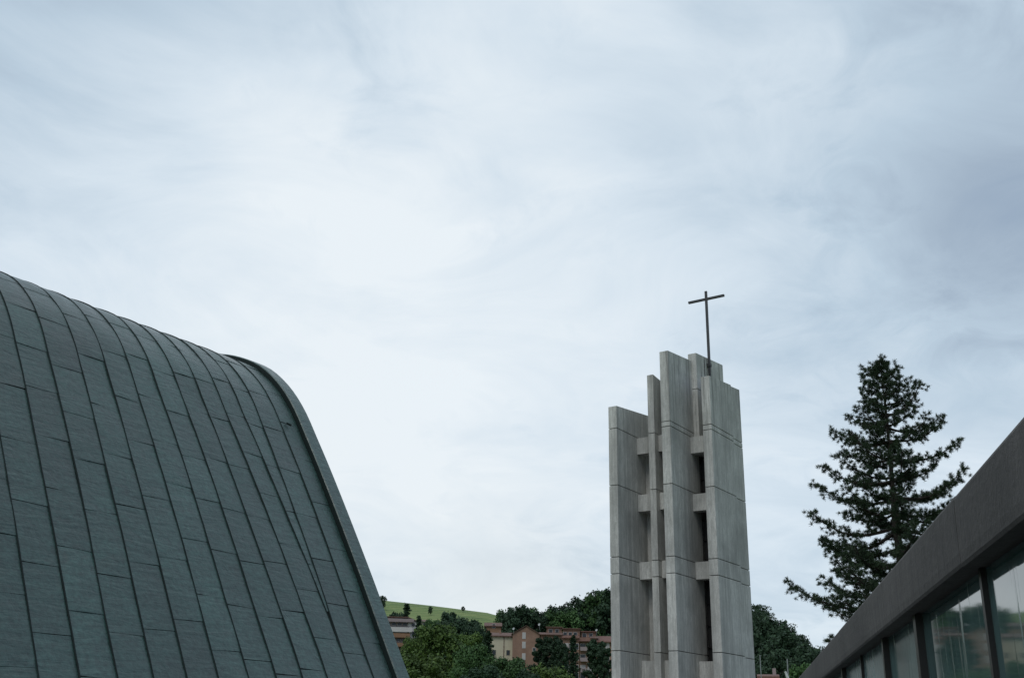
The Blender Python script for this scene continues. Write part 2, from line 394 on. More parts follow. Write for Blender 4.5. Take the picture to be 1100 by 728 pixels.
church = empty('church', P3(s_end / 2, 0, 0), 'church with a curved green grey copper vault roof of long seamed strips, at the left', 'church')
def world_child(o, parent):
    o.parent = parent; o.matrix_parent_inverse = Matrix.Translation(-parent.location); return o
SH = -0.10                                              # sheet lies below the edge trim
sw = 0.602; sk0 = 9.86 * KR - 0.06
s_list = [sk0 + sw * k for k in range(-40, 40) if sk0 + sw * k < s_end - 0.75] 
s_list.append(s_end - 0.385)
S0 = s_list[0]
LM = L[-1]
# under sheet
ub = MB(); ls = np.arange(0, LM, 0.35); ls = np.append(ls, LM)
vs = [P3(s, l, SH - 0.02) for l in ls for s in (S0, s_end - 0.05)]
ub.add(vs, [(2 * i, 2 * i + 1, 2 * i + 3, 2 * i + 2) for i in range(len(ls) - 1)], 0)
# back of shell, 0.5 m thick
vs = [P3(s, l, -0.6) for l in ls for s in (S0, s_end - 0.05)]
ub.add(vs, [(2 * i, 2 * i + 2, 2 * i + 3, 2 * i + 1) for i in range(len(ls) - 1)], 0)
world_child(ub.build('roof_shell', M_under, smooth=True), church)
pb = MB()
# seam lines as functions of the length l along the profile; near the far gable a wedge strip
# opens upwards between two seams and pushes its neighbours slightly aside
LW = 3.0
gw = lambda l: min(1.0, max(0.0, (l - LW) / 5.5))
def seamf(s, drift): return lambda l: s - drift * gw(l)
nS = len(s_list); iR = nS - 3                      # seam against which the wedge closes
seams = []
for k, s_ in enumerate(s_list):
    d_ = {iR - 1: 0.36, iR - 2: 0.28, iR - 3: 0.21, iR - 4: 0.15, iR - 5: 0.09, iR - 6: 0.04}.get(k, 0.0)
    if k == iR: seams.append((seamf(s_ - 0.0, 0.47), LW - 0.05)); seams.append((seamf(s_ + 0.0, 0.0), 0.0))
    else: seams.append((seamf(s_, d_), 0.0))
for k in range(len(seams) - 1):
    fa, la = seams[k]; fb_, lb0 = seams[k + 1]
    base0 = max(la, LW + 0.9) if (la > 0) else 0.0
    if lb0 > 0:                                     # strip left of the wedge keeps its right edge on the closing seam below
        pass
    l = base0 - random.random() * 0.5 - (0.62 if k % 2 else 0)
    while l < LM:
        ln = 1.06 * random.uniform(0.88, 1.12)
        l0, l1 = max(l, base0), min(l + ln, LM); gap = random.choice((0.0, 0.001, 0.003, 0.006, 0.011))
        l += ln
        if l1 - l0 < 0.1: continue
        m = max(2, int((l1 - l0) / 0.17) + 1)
        t0 = random.uniform(-.004, .004); wob = random.uniform(-0.006, 0.01)
        vs = []
        for j in range(m):
            tt = j / (m - 1); ll = l0 + gap + (l1 - l0 - gap) * tt
            a, b = fa(ll), fb_(ll)
            o_ = SH + 0.005 * (1 - tt) + wob * math.sin(math.pi * tt)
            sl_ = 0.012 * random.uniform(-1, 1) if j == 0 else 0
            vs += [P3(a + 0.006, ll + sl_, o_ + t0), P3((a + b) / 2, ll, o_ + wob * .6), P3(b - 0.006, ll - sl_, o_ - t0)]
        fs = []
        for j in range(m - 1): fs += [(3 * j, 3 * j + 1, 3 * j + 4, 3 * j + 3), (3 * j + 1, 3 * j + 2, 3 * j + 5, 3 * j + 4)]
        pb.add(vs, fs, 0)
def rib(s_of_l, l0, l1, h=0.021, wd=0.012):
    lr = np.arange(l0, l1, 0.22); vs = []; ph = random.uniform(0, 6)
    for l in lr:
        s = s_of_l(l) + 0.006 * math.sin(l * 1.3 + ph) + random.uniform(-.003, .003)
        vs += [P3(s - wd / 2, l, SH - 0.01), P3(s - wd / 2, l, SH + h), P3(s + wd / 2, l, SH + h), P3(s + wd / 2, l, SH - 0.01)]
    fs = []
    for j in range(len(lr) - 1):
        for i in range(3): fs.append((4 * j + i, 4 * j + i + 1, 4 * j + i + 5, 4 * j + i + 4))
    pb.add(vs, fs, 1)
for f_, l0_ in seams[1:-1]: rib(f_, l0_, LM)
world_child(pb.build('copper_cladding', [M_copper, M_seam], smooth=False), church)
for p_ in bpy.data.objects['copper_cladding'].data.polygons: p_.use_smooth = True
# edge trim at the far gable: raised band, its inner face coloured dark as a shadow line
tb = MB(); lr = np.append(np.arange(0, LM, 0.25), LM)
sec = [(s_end - 0.37, SH - 0.02), (s_end - 0.368, -0.01), (s_end - 0.35, 0.008), (s_end - 0.03, 0.012), (s_end, -0.01), (s_end, -0.60), (s_end - 0.37, -0.60)]
vs = [P3(s, l, o) for l in lr for s, o in sec]; m = len(sec)
tb.add(vs, [(m * j + i, m * j + (i + 1) % m, m * (j + 1) + (i + 1) % m, m * (j + 1) + i) for j in range(len(lr) - 1) for i in range(m)], 0)
for j, f in enumerate(tb.f):
    if j % m == 0: tb.m[j] = 1
o = world_child(tb.build('edge_trim', [M_trim, M_seam]), church)
for p_ in o.data.polygons: p_.use_smooth = p_.material_index == 0 and False
# a roof hook near the top of the trim
hb = MB(); c = Vector(P3(s_end - 0.75, 8.55, SH + 0.03)); hb.tube([c, c + Vector((0.10, 0.03, -0.04))], 0.022, 6); world_child(hb.build('roof_hook', M_seam), church)
# gable walls
for nm_, s in (('gable_wall', s_end - 0.55), ('gable_wall', S0 + 0.3)):
    wb = MB(); P = [P3(s, l, -0.62) for l in np.linspace(0, LM, 60)]
    Q = [P3(s + 0.25, l, -0.62) for l in np.linspace(0, LM, 60)]
    for i in range(59):
        a, b, c, d = P[i], P[i + 1], Q[i + 1], Q[i]
        g0 = lambda p: (p[0], p[1], 0)
        wb.add([a, b, g0(b), g0(a)], [(0, 1, 2, 3)]); wb.add([d, c, g0(c), g0(d)], [(3, 2, 1, 0)])
    world_child(wb.build(nm_, M_conc), church)
wb = MB(); a = P3(S0, LM, -0.1); b = P3(s_end, LM, -0.1); wb.prism([(a[0], a[1]), (b[0], b[1]), (b[0] + pr[0] * .3, b[1] + pr[1] * .3), (a[0] + pr[0] * .3, a[1] + pr[1] * .3)], 0, a[2]); world_child(wb.build('side_wall', M_conc), church)

# ------------------------------------------------------------------ bell tower
K = 1.4
DIR = R(34.4); e1 = np.array([math.sin(DIR), math.cos(DIR)]); e2 = np.array([math.cos(DIR), -math.sin(DIR)])
def gp(azdeg, D): return np.array([D * K * math.sin(R(azdeg)), D * K * math.cos(R(azdeg))])
zz_ = lambda t, D: EYE + t * D * K
lv = lambda D, ts: [zz_(t, D) for t in ts]
T = 0.36 * K
c0 = gp(9, 41.5)
tower = empty('bell_tower', (c0[0], c0[1], 0), 'tall bell tower of parallel raw concrete wall slabs joined by short beams', 'bell tower')
# storey joints of the whole tower
JL = [zz_(t, 40.0) for t in (0.0715, 0.1385, 0.1535, 0.2198, 0.2745)]
JX = JL + [JL[0] - 4.7]
def slab(origin, length, ztop0, slope, joints, setback=0.0, thick=T, extra=None):
    mb = MB(); js = sorted([j for j in joints if 0 < j < ztop0])
    g = 0.017
    lv_ = [0.0] + js; 
    ws = e2 * 1.0
    def poly(x0, x1, y0, y1): return [tuple(origin + e1 * x + e2 * y) for x, y in ((x0, y0), (x1, y0), (x1, y1), (x0, y1))]
    for i, z0 in enumerate(lv_):
        a = z0 + (g if i else 0)
        if i + 1 < len(lv_):
            mb.prism(poly(0, length, 0, thick), a, lv_[i + 1] - g)
        else:
            mb.prism(poly(0, length, 0, thick), a, [ztop0, ztop0 + slope * length, ztop0 + slope * length, ztop0])
    mb.prism(poly(0.05, length - 0.05, 0.05, thick - 0.05), 0.1, ztop0 - 0.3, 1)
    return mb
def add_slab(az, D, length, tt, slope, dj=0, name='concrete_slab', thick=T, **kw):
    o = gp(az, D); jj = [j + dj for j in JX]
    mb = slab(o, length * K, zz_(tt, D), slope, jj + kw.get('more', []), thick=thick)
    ob = world_child(mb.build(name, [M_conc, M_joint]), tower)
    bv = ob.modifiers.new('edge', 'BEVEL'); bv.width = 0.012; bv.segments = 1; bv.limit_method = 'ANGLE'
    return o
oA = add_slab(5.43, 39.6, 3.1, 0.2994, 0.10, more=[])
oB = add_slab(7.60, 40.3, 3.0, 0.3311, -0.12, thick=0.27 * K)
oC = add_slab(8.33, 39.4, 3.1, 0.3549, 0.10, more=[JL[4] + 0.28])
oD = gp(9.90, 41.2)
def zslab(o, x0, x1, y0, y1, z0, js_, z1, slope):
    mb = MB(); g = 0.017; lv_ = [z0] + [j for j in js_ if z0 < j < z1]
    P = lambda a, b, c, d: [tuple(o + e1 * x + e2 * y) for x, y in ((a, c), (b, c), (b, d), (a, d))]
    for i, z in enumerate(lv_):
        a = z + (g if i else 0)
        if i + 1 < len(lv_): mb.prism(P(x0, x1, y0, y1), a, lv_[i + 1] - g)
        else: mb.prism(P(x0, x1, y0, y1), a, [z1, z1 + slope * (x1 - x0), z1 + slope * (x1 - x0), z1])
    mb.prism(P(x0 + .05, x1 - .05, y0 + .05, y1 - .05), z0 + .1, z1 - .3, 1)
    ob = world_child(mb.build('concrete_slab', [M_conc, M_joint]), tower); bv = ob.modifiers.new('edge', 'BEVEL'); bv.width = 0.012; bv.segments = 1; bv.limit_method = 'ANGLE'
zD = zz_(0.3515, 41.2)
zslab(oD, 0, 2.66 * K, 0, T, JL[4] - 0.9, [zD - 2.1], zD, 0.10)
zslab(oD, 0.02, 2.6 * K, 0.0, T * 0.30, 0, [j + .1 for j in JX], JL[4] - 0.91, 0.0)
# slab E is poured in two lengths
oE = gp(10.55, 40.0)
jE = sorted(JX + [JL[4] + 0.28])
mb = slab(oE, 2.11 * K, zz_(0.3277, 40), 0.10, jE)
ob = world_child(mb.build('concrete_slab', [M_conc, M_joint]), tower); bv = ob.modifiers.new('edge', 'BEVEL'); bv.width = 0.012; bv.segments = 1; bv.limit_method = 'ANGLE'
mb = slab(oE + e1 * (2.11 * K + 0.05) - e2 * 0.07, 0.96 * K, zz_(0.3277, 40) + 0.211 * K - 0.03, 0.10, [j - 0.05 for j in jE])
ob = world_child(mb.build('concrete_slab', [M_conc, M_joint]), tower); bv = ob.modifiers.new('edge', 'BEVEL'); bv.width = 0.012; bv.segments = 1; bv.limit_method = 'ANGLE'
# local frame helpers: coordinate of a slab along e2
def loc(o): d = o - oA; return float(d @ e1), float(d @ e2)
LA, LB, LC, LD, LE = (loc(o) for o in (oA, oB, oC, oD, oE))
def tbox(name, x0, x1, y0, y1, z0, z1, m, par=tower):
    b_ = MB(); b_.obox(oA, e1, e2, x0, x1, y0, y1, z0, z1)
    return world_child(b_.build(name, m), par)
beams = [(zz_(0.0590, 40.9), 0), (zz_(0.1330, 40.9), 1), (zz_(0.1965, 40.9) + .3, 2), (zz_(0.2565, 40.9), 3)]
bt = [(JL[0] - 1.35, JL[0] - 0.35), (JL[1] - 0.03, JL[2] + 0.02), (JL[3] - 1.02, JL[3] - 0.12), (JL[4] - 0.95, JL[4] - 0.05), (JL[0] - 7.2, JL[0] - 6.2)]
xA = LA[0] + 1.62 * K
for z0, z1 in bt:
    tbox('beam', xA, xA + 0.5, LA[1] + T + 0.002, LB[1] - 0.002, z0, z1, M_conc)
    tbox('beam', xA, xA + 0.5, LB[1] + .27 * K + 0.002, LC[1] - 0.002, z0, z1, M_conc)
    xC = LC[0] + 1.75 * K
    tbox('beam', xC, xC + 0.5, LC[1] + T + 0.002, LE[1] - 0.002, z0, z1, M_conc)
# louvred infill deep between the slabs, coloured near black to stand for shade
ztop = JL[4]
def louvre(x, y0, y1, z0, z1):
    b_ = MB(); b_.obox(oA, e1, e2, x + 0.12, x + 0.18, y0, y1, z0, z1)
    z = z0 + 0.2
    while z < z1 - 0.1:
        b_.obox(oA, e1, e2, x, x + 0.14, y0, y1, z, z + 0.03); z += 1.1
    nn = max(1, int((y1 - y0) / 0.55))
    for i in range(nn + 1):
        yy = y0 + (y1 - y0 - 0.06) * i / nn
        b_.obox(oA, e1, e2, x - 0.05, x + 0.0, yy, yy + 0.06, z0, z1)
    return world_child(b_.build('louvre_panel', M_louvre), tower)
tbox('recess_panel', LA[0] + 2.3 * K, LA[0] + 2.3 * K + .15, LA[1] + T + .01, LB[1] + .1, 0.3, JL[4] - 0.4, M_conc)
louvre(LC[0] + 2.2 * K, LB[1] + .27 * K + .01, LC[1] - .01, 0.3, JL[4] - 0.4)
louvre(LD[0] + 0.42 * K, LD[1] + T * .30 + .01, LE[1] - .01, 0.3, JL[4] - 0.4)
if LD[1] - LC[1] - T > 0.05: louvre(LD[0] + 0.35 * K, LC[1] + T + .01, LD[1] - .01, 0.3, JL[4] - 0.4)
# ladder in the gap beside the tall slab
lb = MB(); xl = LD[0] + 0.18 * K
for dy in (0.10, 0.50): lb.obox(oA, e1, e2, xl, xl + 0.05, LD[1] + T * .30 + .35 + dy, LD[1] + T * .30 + .35 + dy + 0.04, 0.5, JL[4] - 1.0)
z = 0.8
while z < JL[4] - 1.2: lb.obox(oA, e1, e2, xl, xl + 0.03, LD[1] + T * .30 + 0.47, LD[1] + T * .30 + 0.87, z, z + 0.03); z += 0.33
world_child(lb.build('ladder', M_grey), tower)
# roof slab behind the exposed tops so that the shaft is closed
tbox('roof_slab', LC[0] + 2.2 * K, LC[0] + 2.9 * K, LA[1] + T, LE[1], JL[4] - 0.4, JL[4], M_conc)
# cross
cD = 42.0; cb = gp(11.06, cD); ztopc = zz_(0.4170, cD); zarm = zz_(0.4086, cD)
cross = empty('cross', (cb[0], cb[1], zz_(0.30, cD)), 'thin dark metal cross standing on top of the concrete bell tower', 'cross')
hw = 0.055 * K
m_ = MB(); m_.obox(cb, e1, e2, -hw * .7, hw * .7, -hw * .85, hw * .85, zz_(0.300, cD), ztopc); world_child(m_.build('post', M_iron), cross)
m_ = MB(); m_.obox(cb, e1, e2, -hw * .7 - .012, hw * .7 + .012, -0.80 * K, 0.80 * K, zarm - hw * .8, zarm + hw * .8); world_child(m_.build('arm', M_iron), cross)
m_ = MB(); m_.obox(cb, e1, e2, -hw * 1.4, hw * 1.4, -0.26, -0.0 + hw * 1.3, zz_(0.338, cD), zz_(0.341, cD)); world_child(m_.build('bracket', M_iron), cross)
m_ = MB(); m_.obox(cb, e1, e2, -.16, .16, -0.12, 0.16, zz_(0.300, cD) - .05, zz_(0.300, cD)); world_child(m_.build('base_plate', M_iron), cross)

lc = MB(); yc = LD[1] + T + 0.03; x_c = LD[0] + 1.0
lc.obox(oA, e1, e2, x_c, x_c + .025, yc, yc + .025, 6.0, zD - 0.1); world_child(lc.build('lightning_cable', M_iron), tower)

# ------------------------------------------------------------------ glazed building at the right
B = R(11.96); bd = np.array([math.sin(B), math.cos(B)]); bn = np.array([math.cos(B), -math.sin(B)])
LF = 1.2
gb = empty('glazed_building', (bn[0] * 2, bn[1] * 2, 0), 'low building with a heavy brown grey concrete fascia over streaked windows, at the right', 'building')
Z_top = EYE + 1.12 * LF * 0.975; 
def hfit(x, y, Lp): 
    a, t = azt(x, y); D = Lp / math.sin(a - B); return EYE + t * D, D * math.cos(a - B)
Z_top = (hfit(1100, 450, LF)[0] + hfit(940, 635, LF)[0]) / 2
Z_fold = (hfit(1100, 557, LF)[0] + hfit(951, 674, LF)[0]) / 2
Z_top = EYE + (Z_top - EYE) * 1.028; Z_fold = EYE + (Z_fold - EYE) * 1.02
_t = sum(hfit(x, y, 1)[0] - EYE for x, y in ((990, 655.5), (953.5, 686.6), (1056, 614))) / 3
LG = (Z_fold - EYE) / _t
print('fascia', Z_top, Z_fold, 'LG', LG)
S_far, S_near = 33.0, -3.0
O = np.zeros(2)
# fascia in cast lengths with open joints
js = [S_near, 1.0, hfit(1030, 590, LF)[1], hfit(949, 651, LF)[1], hfit(949, 651, LF)[1] * 2 - hfit(1030, 590, LF)[1] + 1.2, 17, 22, 27.5, S_far]
js = sorted(set(js)); print('joints', js)
fb = MB()
r_ = 0.05
sec = [(LF + 0.012, Z_fold - 0.01), (LF + 0.003, Z_fold + 0.008), (LF, Z_fold + 0.06), (LF + 0.002, Z_top - 0.10), (LF + 0.005, Z_top - 0.025), (LF + 0.014, Z_top - 0.006), (LF + 0.03, Z_top), (LF + 0.35, Z_top), (LF + 0.35, Z_fold + .02), (LF + 0.10, Z_fold + .02), (LF + 0.10, Z_fold - 0.01)]
for i in range(len(js) - 1):
    a, b = js[i] + 0.006, js[i + 1] - 0.006; m = len(sec)
    dz = random.uniform(-.003, .003)
    vs = [(bn[0] * q + bd[0] * s, bn[1] * q + bd[1] * s, z + dz) for s in (a, b) for q, z in sec]
    fb.add(vs, [(k, (k + 1) % m, (k + 1) % m + m, k + m) for k in range(m)] + [tuple(range(m - 1, -1, -1)), tuple(range(m, 2 * m))])
fb.obox(O, bn, bd, LF + 0.03, LF + 0.3, S_near, S_far, Z_fold + .04, Z_top - 0.05, 1)
world_child(fb.build('fascia', [M_fascia, M_joint]), gb)
sb = MB(); sb.obox(O, bn, bd, LF + 0.102, LG + 0.3, S_near, S_far, Z_fold + 0.002, Z_fold + 0.018)
world_child(sb.build('soffit', M_fascia), gb)
rb = MB(); rb.obox(O, bn, bd, LF + 0.352, LF + 9, S_near, S_far, Z_top - 0.12, Z_top - 0.05); world_child(rb.build('roof', M_paving), gb)
cb_ = MB(); cb_.obox(O, bn, bd, LF + 0.16, LF + 0.30, S_near, S_far, Z_top + 0.0, Z_top + 0.006); world_child(cb_.build('roof_edge_flashing', M_grey), gb)
wb = MB(); wb.obox(O, bn, bd, LG, LG + 0.25, S_near, S_far, 0, 0.5)
world_child(wb.build('sill_wall', M_fascia), gb)
wb = MB(); wb.obox(O, bn, bd, LF + 8.7, LF + 9, S_near, S_far, 0, Z_top - 0.13); wb.obox(O, bn, bd, LG + .3, LF + 8.7, S_far - .3, S_far, 0, Z_top - 0.13); wb.obox(O, bn, bd, LG + .3, LF + 8.7, S_near, S_near + .3, 0, Z_top - 0.13)
world_child(wb.build('wall', M_fascia), gb)
# mullions
def sm(x, y): return hfit(x, y, LG)[1]
ms = [(sm(1065, 670), 0.12, 0), (sm(992.5, 690), 0.20, 1), (sm(955, 700), 0.16, 1), (sm(928, 716), 0.10, 0), (sm(909, 724), 0.2, 1)]
print('mullions', ms)
s = ms[-1][0]
while s < S_far - 5: s += 4.2; ms.append((s, 0.14, 0))
s = ms[0][0]
while s > S_near + 2.2: s -= 2.4; ms.append((s, 0.12, 0))
ms.sort()
for s, wd, dk in ms:
    b_ = MB()
    if dk:
        b_.obox(O, bn, bd, LG - 0.06, LG + 0.03, s - wd / 2, s + wd * 0.1, 0.5, Z_fold - 0.001); b_.obox(O, bn, bd, LG - 0.035, LG + 0.03, s + wd * .16, s + wd / 2, 0.5, Z_fold - 0.001)
    else:
        b_.obox(O, bn, bd, LG - 0.035, LG + 0.03, s - wd / 2, s - wd * 0.08, 0.5, Z_fold - 0.001); b_.obox(O, bn, bd, LG - 0.022, LG + 0.03, s + wd * .02, s + wd / 2, 0.5, Z_fold - 0.001)
    world_child(b_.build('mullion', M_steel), gb)
edges = [S_near] + [m[0] for m in ms] + [S_far]
i990 = sm(992.5, 690)
for i in range(len(edges) - 1):
    a, b = edges[i] + 0.002, edges[i + 1] - 0.002
    if b - a < 0.1: continue
    mid = (a + b) / 2
    gm = M_glassA if mid < i990 else (M_glassC if mid < sm(955, 700) else M_glassB)
    if mid > sm(905, 726): gm = random.choice((M_glassA, M_glassC))
    b_ = MB(); b_.obox(O, bn, bd, LG - 0.004, LG + 0.008, a, b, 0.52, Z_fold - 0.001)
    world_child(b_.build('window_pane', gm), gb)
# lower window in the middle distance has a transom
b_ = MB(); b_.obox(O, bn, bd, LG - 0.045, LG + 0.02, i990 + .05, sm(955, 700) - .1, hfit(972, 708, LG)[0], hfit(972, 708, LG)[0] + 0.05)
# ------------------------------------------------------------------ trees
def leaf_cloud(cent, rad, n, size, squash=0.75, rs=rng):
    """n leaf faces spread over and just inside ellipsoids at cent (m,3) with radii rad (m,)"""
    k = rs.integers(0, len(cent), n)
    d = rs.normal(size=(n, 3)); d /= np.linalg.norm(d, axis=1)[:, None]
    rr = rad[k] * (0.55 + 0.5 * rs.random(n) ** 0.6)
    c = cent[k] + d * rr[:, None] * np.array([1, 1, squash])
    return c, d
def quads(c, nrm, size, rs=rng, asp=0.7):
    n = len(c)
    nrm = nrm + rs.normal(size=(n, 3)) * 0.6; nrm /= np.linalg.norm(nrm, axis=1)[:, None]
    a = np.cross(nrm, rs.normal(size=(n, 3))); a /= np.linalg.norm(a, axis=1)[:, None]; b = np.cross(nrm, a)
    sz = (size * (0.6 + 0.8 * rs.random(n)))[:, None] / 2
    V = np.stack([c - a * sz, c - b * sz * asp + nrm * sz * .2, c + a * sz, c + b * sz * asp + nrm * sz * .2], 1).reshape(-1, 3)
    return V, np.arange(4 * n).reshape(n, 4)
TREE_D = {}
def broadleaf(name, label, leafm, nl=26, n=4200, leaf=0.045, wid=0.30, low=0.22, seed=1, cat='tree', group=None):
    """unit-height tree; scaled when placed"""
    rs = np.random.default_rng(seed)
    t = empty(name, (0, 0, 0), label, cat, group)
    cent = []; rad = []
    for i in range(nl):
        h = low + 0.08 + (0.92 - low - 0.08) * ((i + .5) / nl) ** 0.9
        prof_ = math.sin(math.pi * min(1, max(0.03, (h - low + 0.06) / (1.06 - low)))) ** 0.62
        a = i * 2.4 + rs.uniform(-.5, .5); rr = wid * prof_ * rs.uniform(0.25, 0.95)
        cent.append((rr * math.cos(a), rr * math.sin(a), h)); rad.append(wid * rs.uniform(0.24, 0.44) * (0.6 + 0.4 * prof_))
    cent = np.array(cent); rad = np.array(rad)
    mx = max(cent[:, 2] + rad * .8); cent[:, 2] *= 1.0 / mx if mx > 1 else 1
    tr = MB(); tr.tube([(0, 0, -0.06), (0.01, 0, low * .7), (0.0, 0.012, low + .2), (0.012, 0, 0.75)], [0.024, 0.018, 0.012, 0.004], 8); tr.build('trunk', M_bark, t)
    lb_ = MB()
    for i in range(0, nl, 2):
        z = max(low * .7, cent[i][2] - 0.2); lb_.tube([(0, 0, z), tuple(cent[i] * [.5, .5, 1] + [0, 0, -0.06]), tuple(cent[i])], [0.009, 0.006, 0.002], 5)
    lb_.build('limbs', M_bark, t)
    c, d = leaf_cloud(cent, rad, n, leaf, 0.8, rs)
    # stray twigs at the outline
    ns = n // 12; k = rs.integers(0, nl, ns); dd = rs.normal(size=(ns, 3)); dd[:, 2] = abs(dd[:, 2]) * .8; dd /= np.linalg.norm(dd, axis=1)[:, None]
    c2 = cent[k] + dd * (rad[k] * rs.uniform(0.95, 1.14, ns))[:, None]
    c = np.vstack([c, c2]); d = np.vstack([d, dd])
    V, Q = quads(c, d, leaf, rs); npmesh('crown', V, Q, 4, leafm, t)
    TREE_D[name] = t
    return t
def conifer(name, label, n=3600, leaf=0.034, wid=0.17, seed=3, group=None, leafm=None):
    rs = np.random.default_rng(seed)
    t = empty(name, (0, 0, 0), label, 'tree', group)
    tr = MB(); tr.tube([(0, 0, -0.05), (0, 0, 0.5), (0.004, 0, 0.99)], [0.018, 0.011, 0.002], 7); tr.build('trunk', M_bark, t)
    lb_ = MB(); cs = []; ds = []
    z = 0.10; lim = []
    while z < 0.97:
        w_ = wid * (1 - z) ** 0.75 + 0.012
        for k in range(6):
            a = rs.uniform(0, 6.28); ln = w_ * rs.uniform(0.6, 1.12); lim.append((z + rs.uniform(-.01, .01), a, ln))
        z += 0.032
    for z, a, ln in lim:
        lb_.tube([(0, 0, z), (ln * .6 * math.cos(a), ln * .6 * math.sin(a), z - 0.01), (ln * math.cos(a), ln * math.sin(a), z - ln * .15)], [0.004, 0.003, 0.001], 3)
    lb_.build('limbs', M_bark, t)
    per = n // len(lim)
    for z, a, ln in lim:
        u = rs.uniform(0.1, 1.03, per); c = np.stack([ln * u * math.cos(a), ln * u * math.sin(a), z - ln * .15 * u ** 2], 1)
        c += rs.normal(size=c.shape) * np.array([.012, .012, .008]); cs.append(c); dd = rs.normal(size=c.shape) * .5; dd[:, 2] += .7; ds.append(dd)
    V, Q = quads(np.vstack(cs), np.vstack(ds), leaf, rs, 0.5); npmesh('crown', V, Q, 4, leafm or M_leafD, t)
    return t

# ---- the tall pine behind the glazed building
PD = 45.0
pb0 = at(967, 590, PD); ptop = at(940, 380, PD).z
pine = empty('pine_tree', (pb0.x, pb0.y, 0), 'tall dark pine with layered tufted branches behind the concrete fascia roof', 'tree')
H = ptop - 0.38
tr = MB(); tr.tube([(0, 0, -0.2), (0.05, 0, H * .3), (-0.05, 0.05, H * .6), (0.02, 0, H * .85), (-0.03, 0, H - 0.15)], [0.27, 0.22, 0.14, 0.06, 0.015], 10)
tr.build('trunk', M_bark, pine)
rs = np.random.default_rng(5)
lim = MB(); tips = []; tdir = []
def prof_w(dz):       # crown half width against depth below the top
    return float(np.interp(dz, [0, 0.5, 1.0, 2.0, 3.0, 4.2, 6.0, 8.0, 9.7, 11, 12.5, 14.0], [0.12, 0.6, 0.95, 1.45, 2.1, 2.8, 3.3, 3.85, 4.45, 4.5, 3.8, 2.6]))
dz = 0.25; phase = 0
while dz < H - 2.6:
    nb = 5 if dz < 3 else 6
    phase += 0.9
    for k in range(nb):
        a = phase + 2 * math.pi * k / nb + rs.uniform(-.3, .3)
        ln = prof_w(dz) * rs.uniform(0.58, 1.12)
        if rs.random() < 0.12: ln *= 0.55
        z = H - dz + rs.uniform(-.12, .12)
        rise = (0.45 if dz < 2.5 else (0.14 if dz < 6 else -0.06)) + rs.uniform(-.12, .12)
        if math.cos(a) < 0: ln = min(ln, prof_w(dz) * 0.98)
        pts = []
        for j in range(7):
            u = j / 6; zz2 = z + ln * (rise * u + (-0.10 * math.sin(math.pi * u)) + 0.16 * u ** 3)
            aa = a + 0.12 * math.sin(u * 3 + k)
            pts.append(np.array([ln * u * math.cos(aa), ln * u * math.sin(aa), zz2]))
        r0 = 0.02 + 0.018 * ln
        lim.tube([tuple(p) for p in pts], [r0 * (1 - .85 * j / 6) for j in range(7)], 5)
        nt_ = int((14 + ln * 19) * (0.5 if dz < 2.5 else 0.72 if dz < 5 else 0.88))
        for q in range(nt_):
            u = 0.22 + 0.8 * (q + rs.random()) / nt_
            i0 = min(5, int(u * 6)); fr = u * 6 - i0; p = pts[i0] * (1 - fr) + pts[i0 + 1] * fr
            side = rs.uniform(-1, 1) * (0.14 + 0.30 * ln / 3 * (1.15 - u) ** 0.5) * 1.75
            perp = np.array([-math.sin(a), math.cos(a), 0]); out = np.array([math.cos(a), math.sin(a), 0])
            e = p + perp * side + out * abs(side) * 0.55 + np.array([0, 0, rs.uniform(-0.12, 0.26)])
            lim.tube([tuple(p), tuple(e)], [0.010, 0.006], 3)
            dv = perp * side * 1.2 + out * 0.5 + np.array([0, 0, 0.45]); dv /= np.linalg.norm(dv)
            tips.append(e); tdir.append(dv)
            if rs.random() < 0.9: tips.append(p * 0.45 + e * 0.55 + np.array([0, 0, 0.04])); tdir.append(dv)
    dz += 0.42 if dz < 2.5 else 0.50 + 0.30 * rs.random()
lim.build('limbs', M_bark, pine)
tips = np.array(tips); tdir = np.array(tdir); print('pine tufts', len(tips))
nn = 42; n_ = len(tips) * nn
c = np.repeat(tips, nn, 0); d0 = np.repeat(tdir, nn, 0)
dd = rs.normal(size=(n_, 3)) * 0.8 + d0 * 0.45; dd /= np.linalg.norm(dd, axis=1)[:, None]
lnn = (0.06 + 0.08 * rs.random(n_))[:, None]
sd_ = np.cross(dd, rs.normal(size=(n_, 3))); sd_ /= np.linalg.norm(sd_, axis=1)[:, None]
c = c - d0 * 0.04 + rs.normal(size=(n_, 3)) * 0.02
V = np.stack([c - sd_ * 0.007, c + sd_ * 0.007, c + dd * lnn + sd_ * .004, c + dd * lnn - sd_ * .004], 1).reshape(-1, 3)
npmesh('crown', V, np.arange(4 * n_).reshape(n_, 4), 4, M_needle, pine)

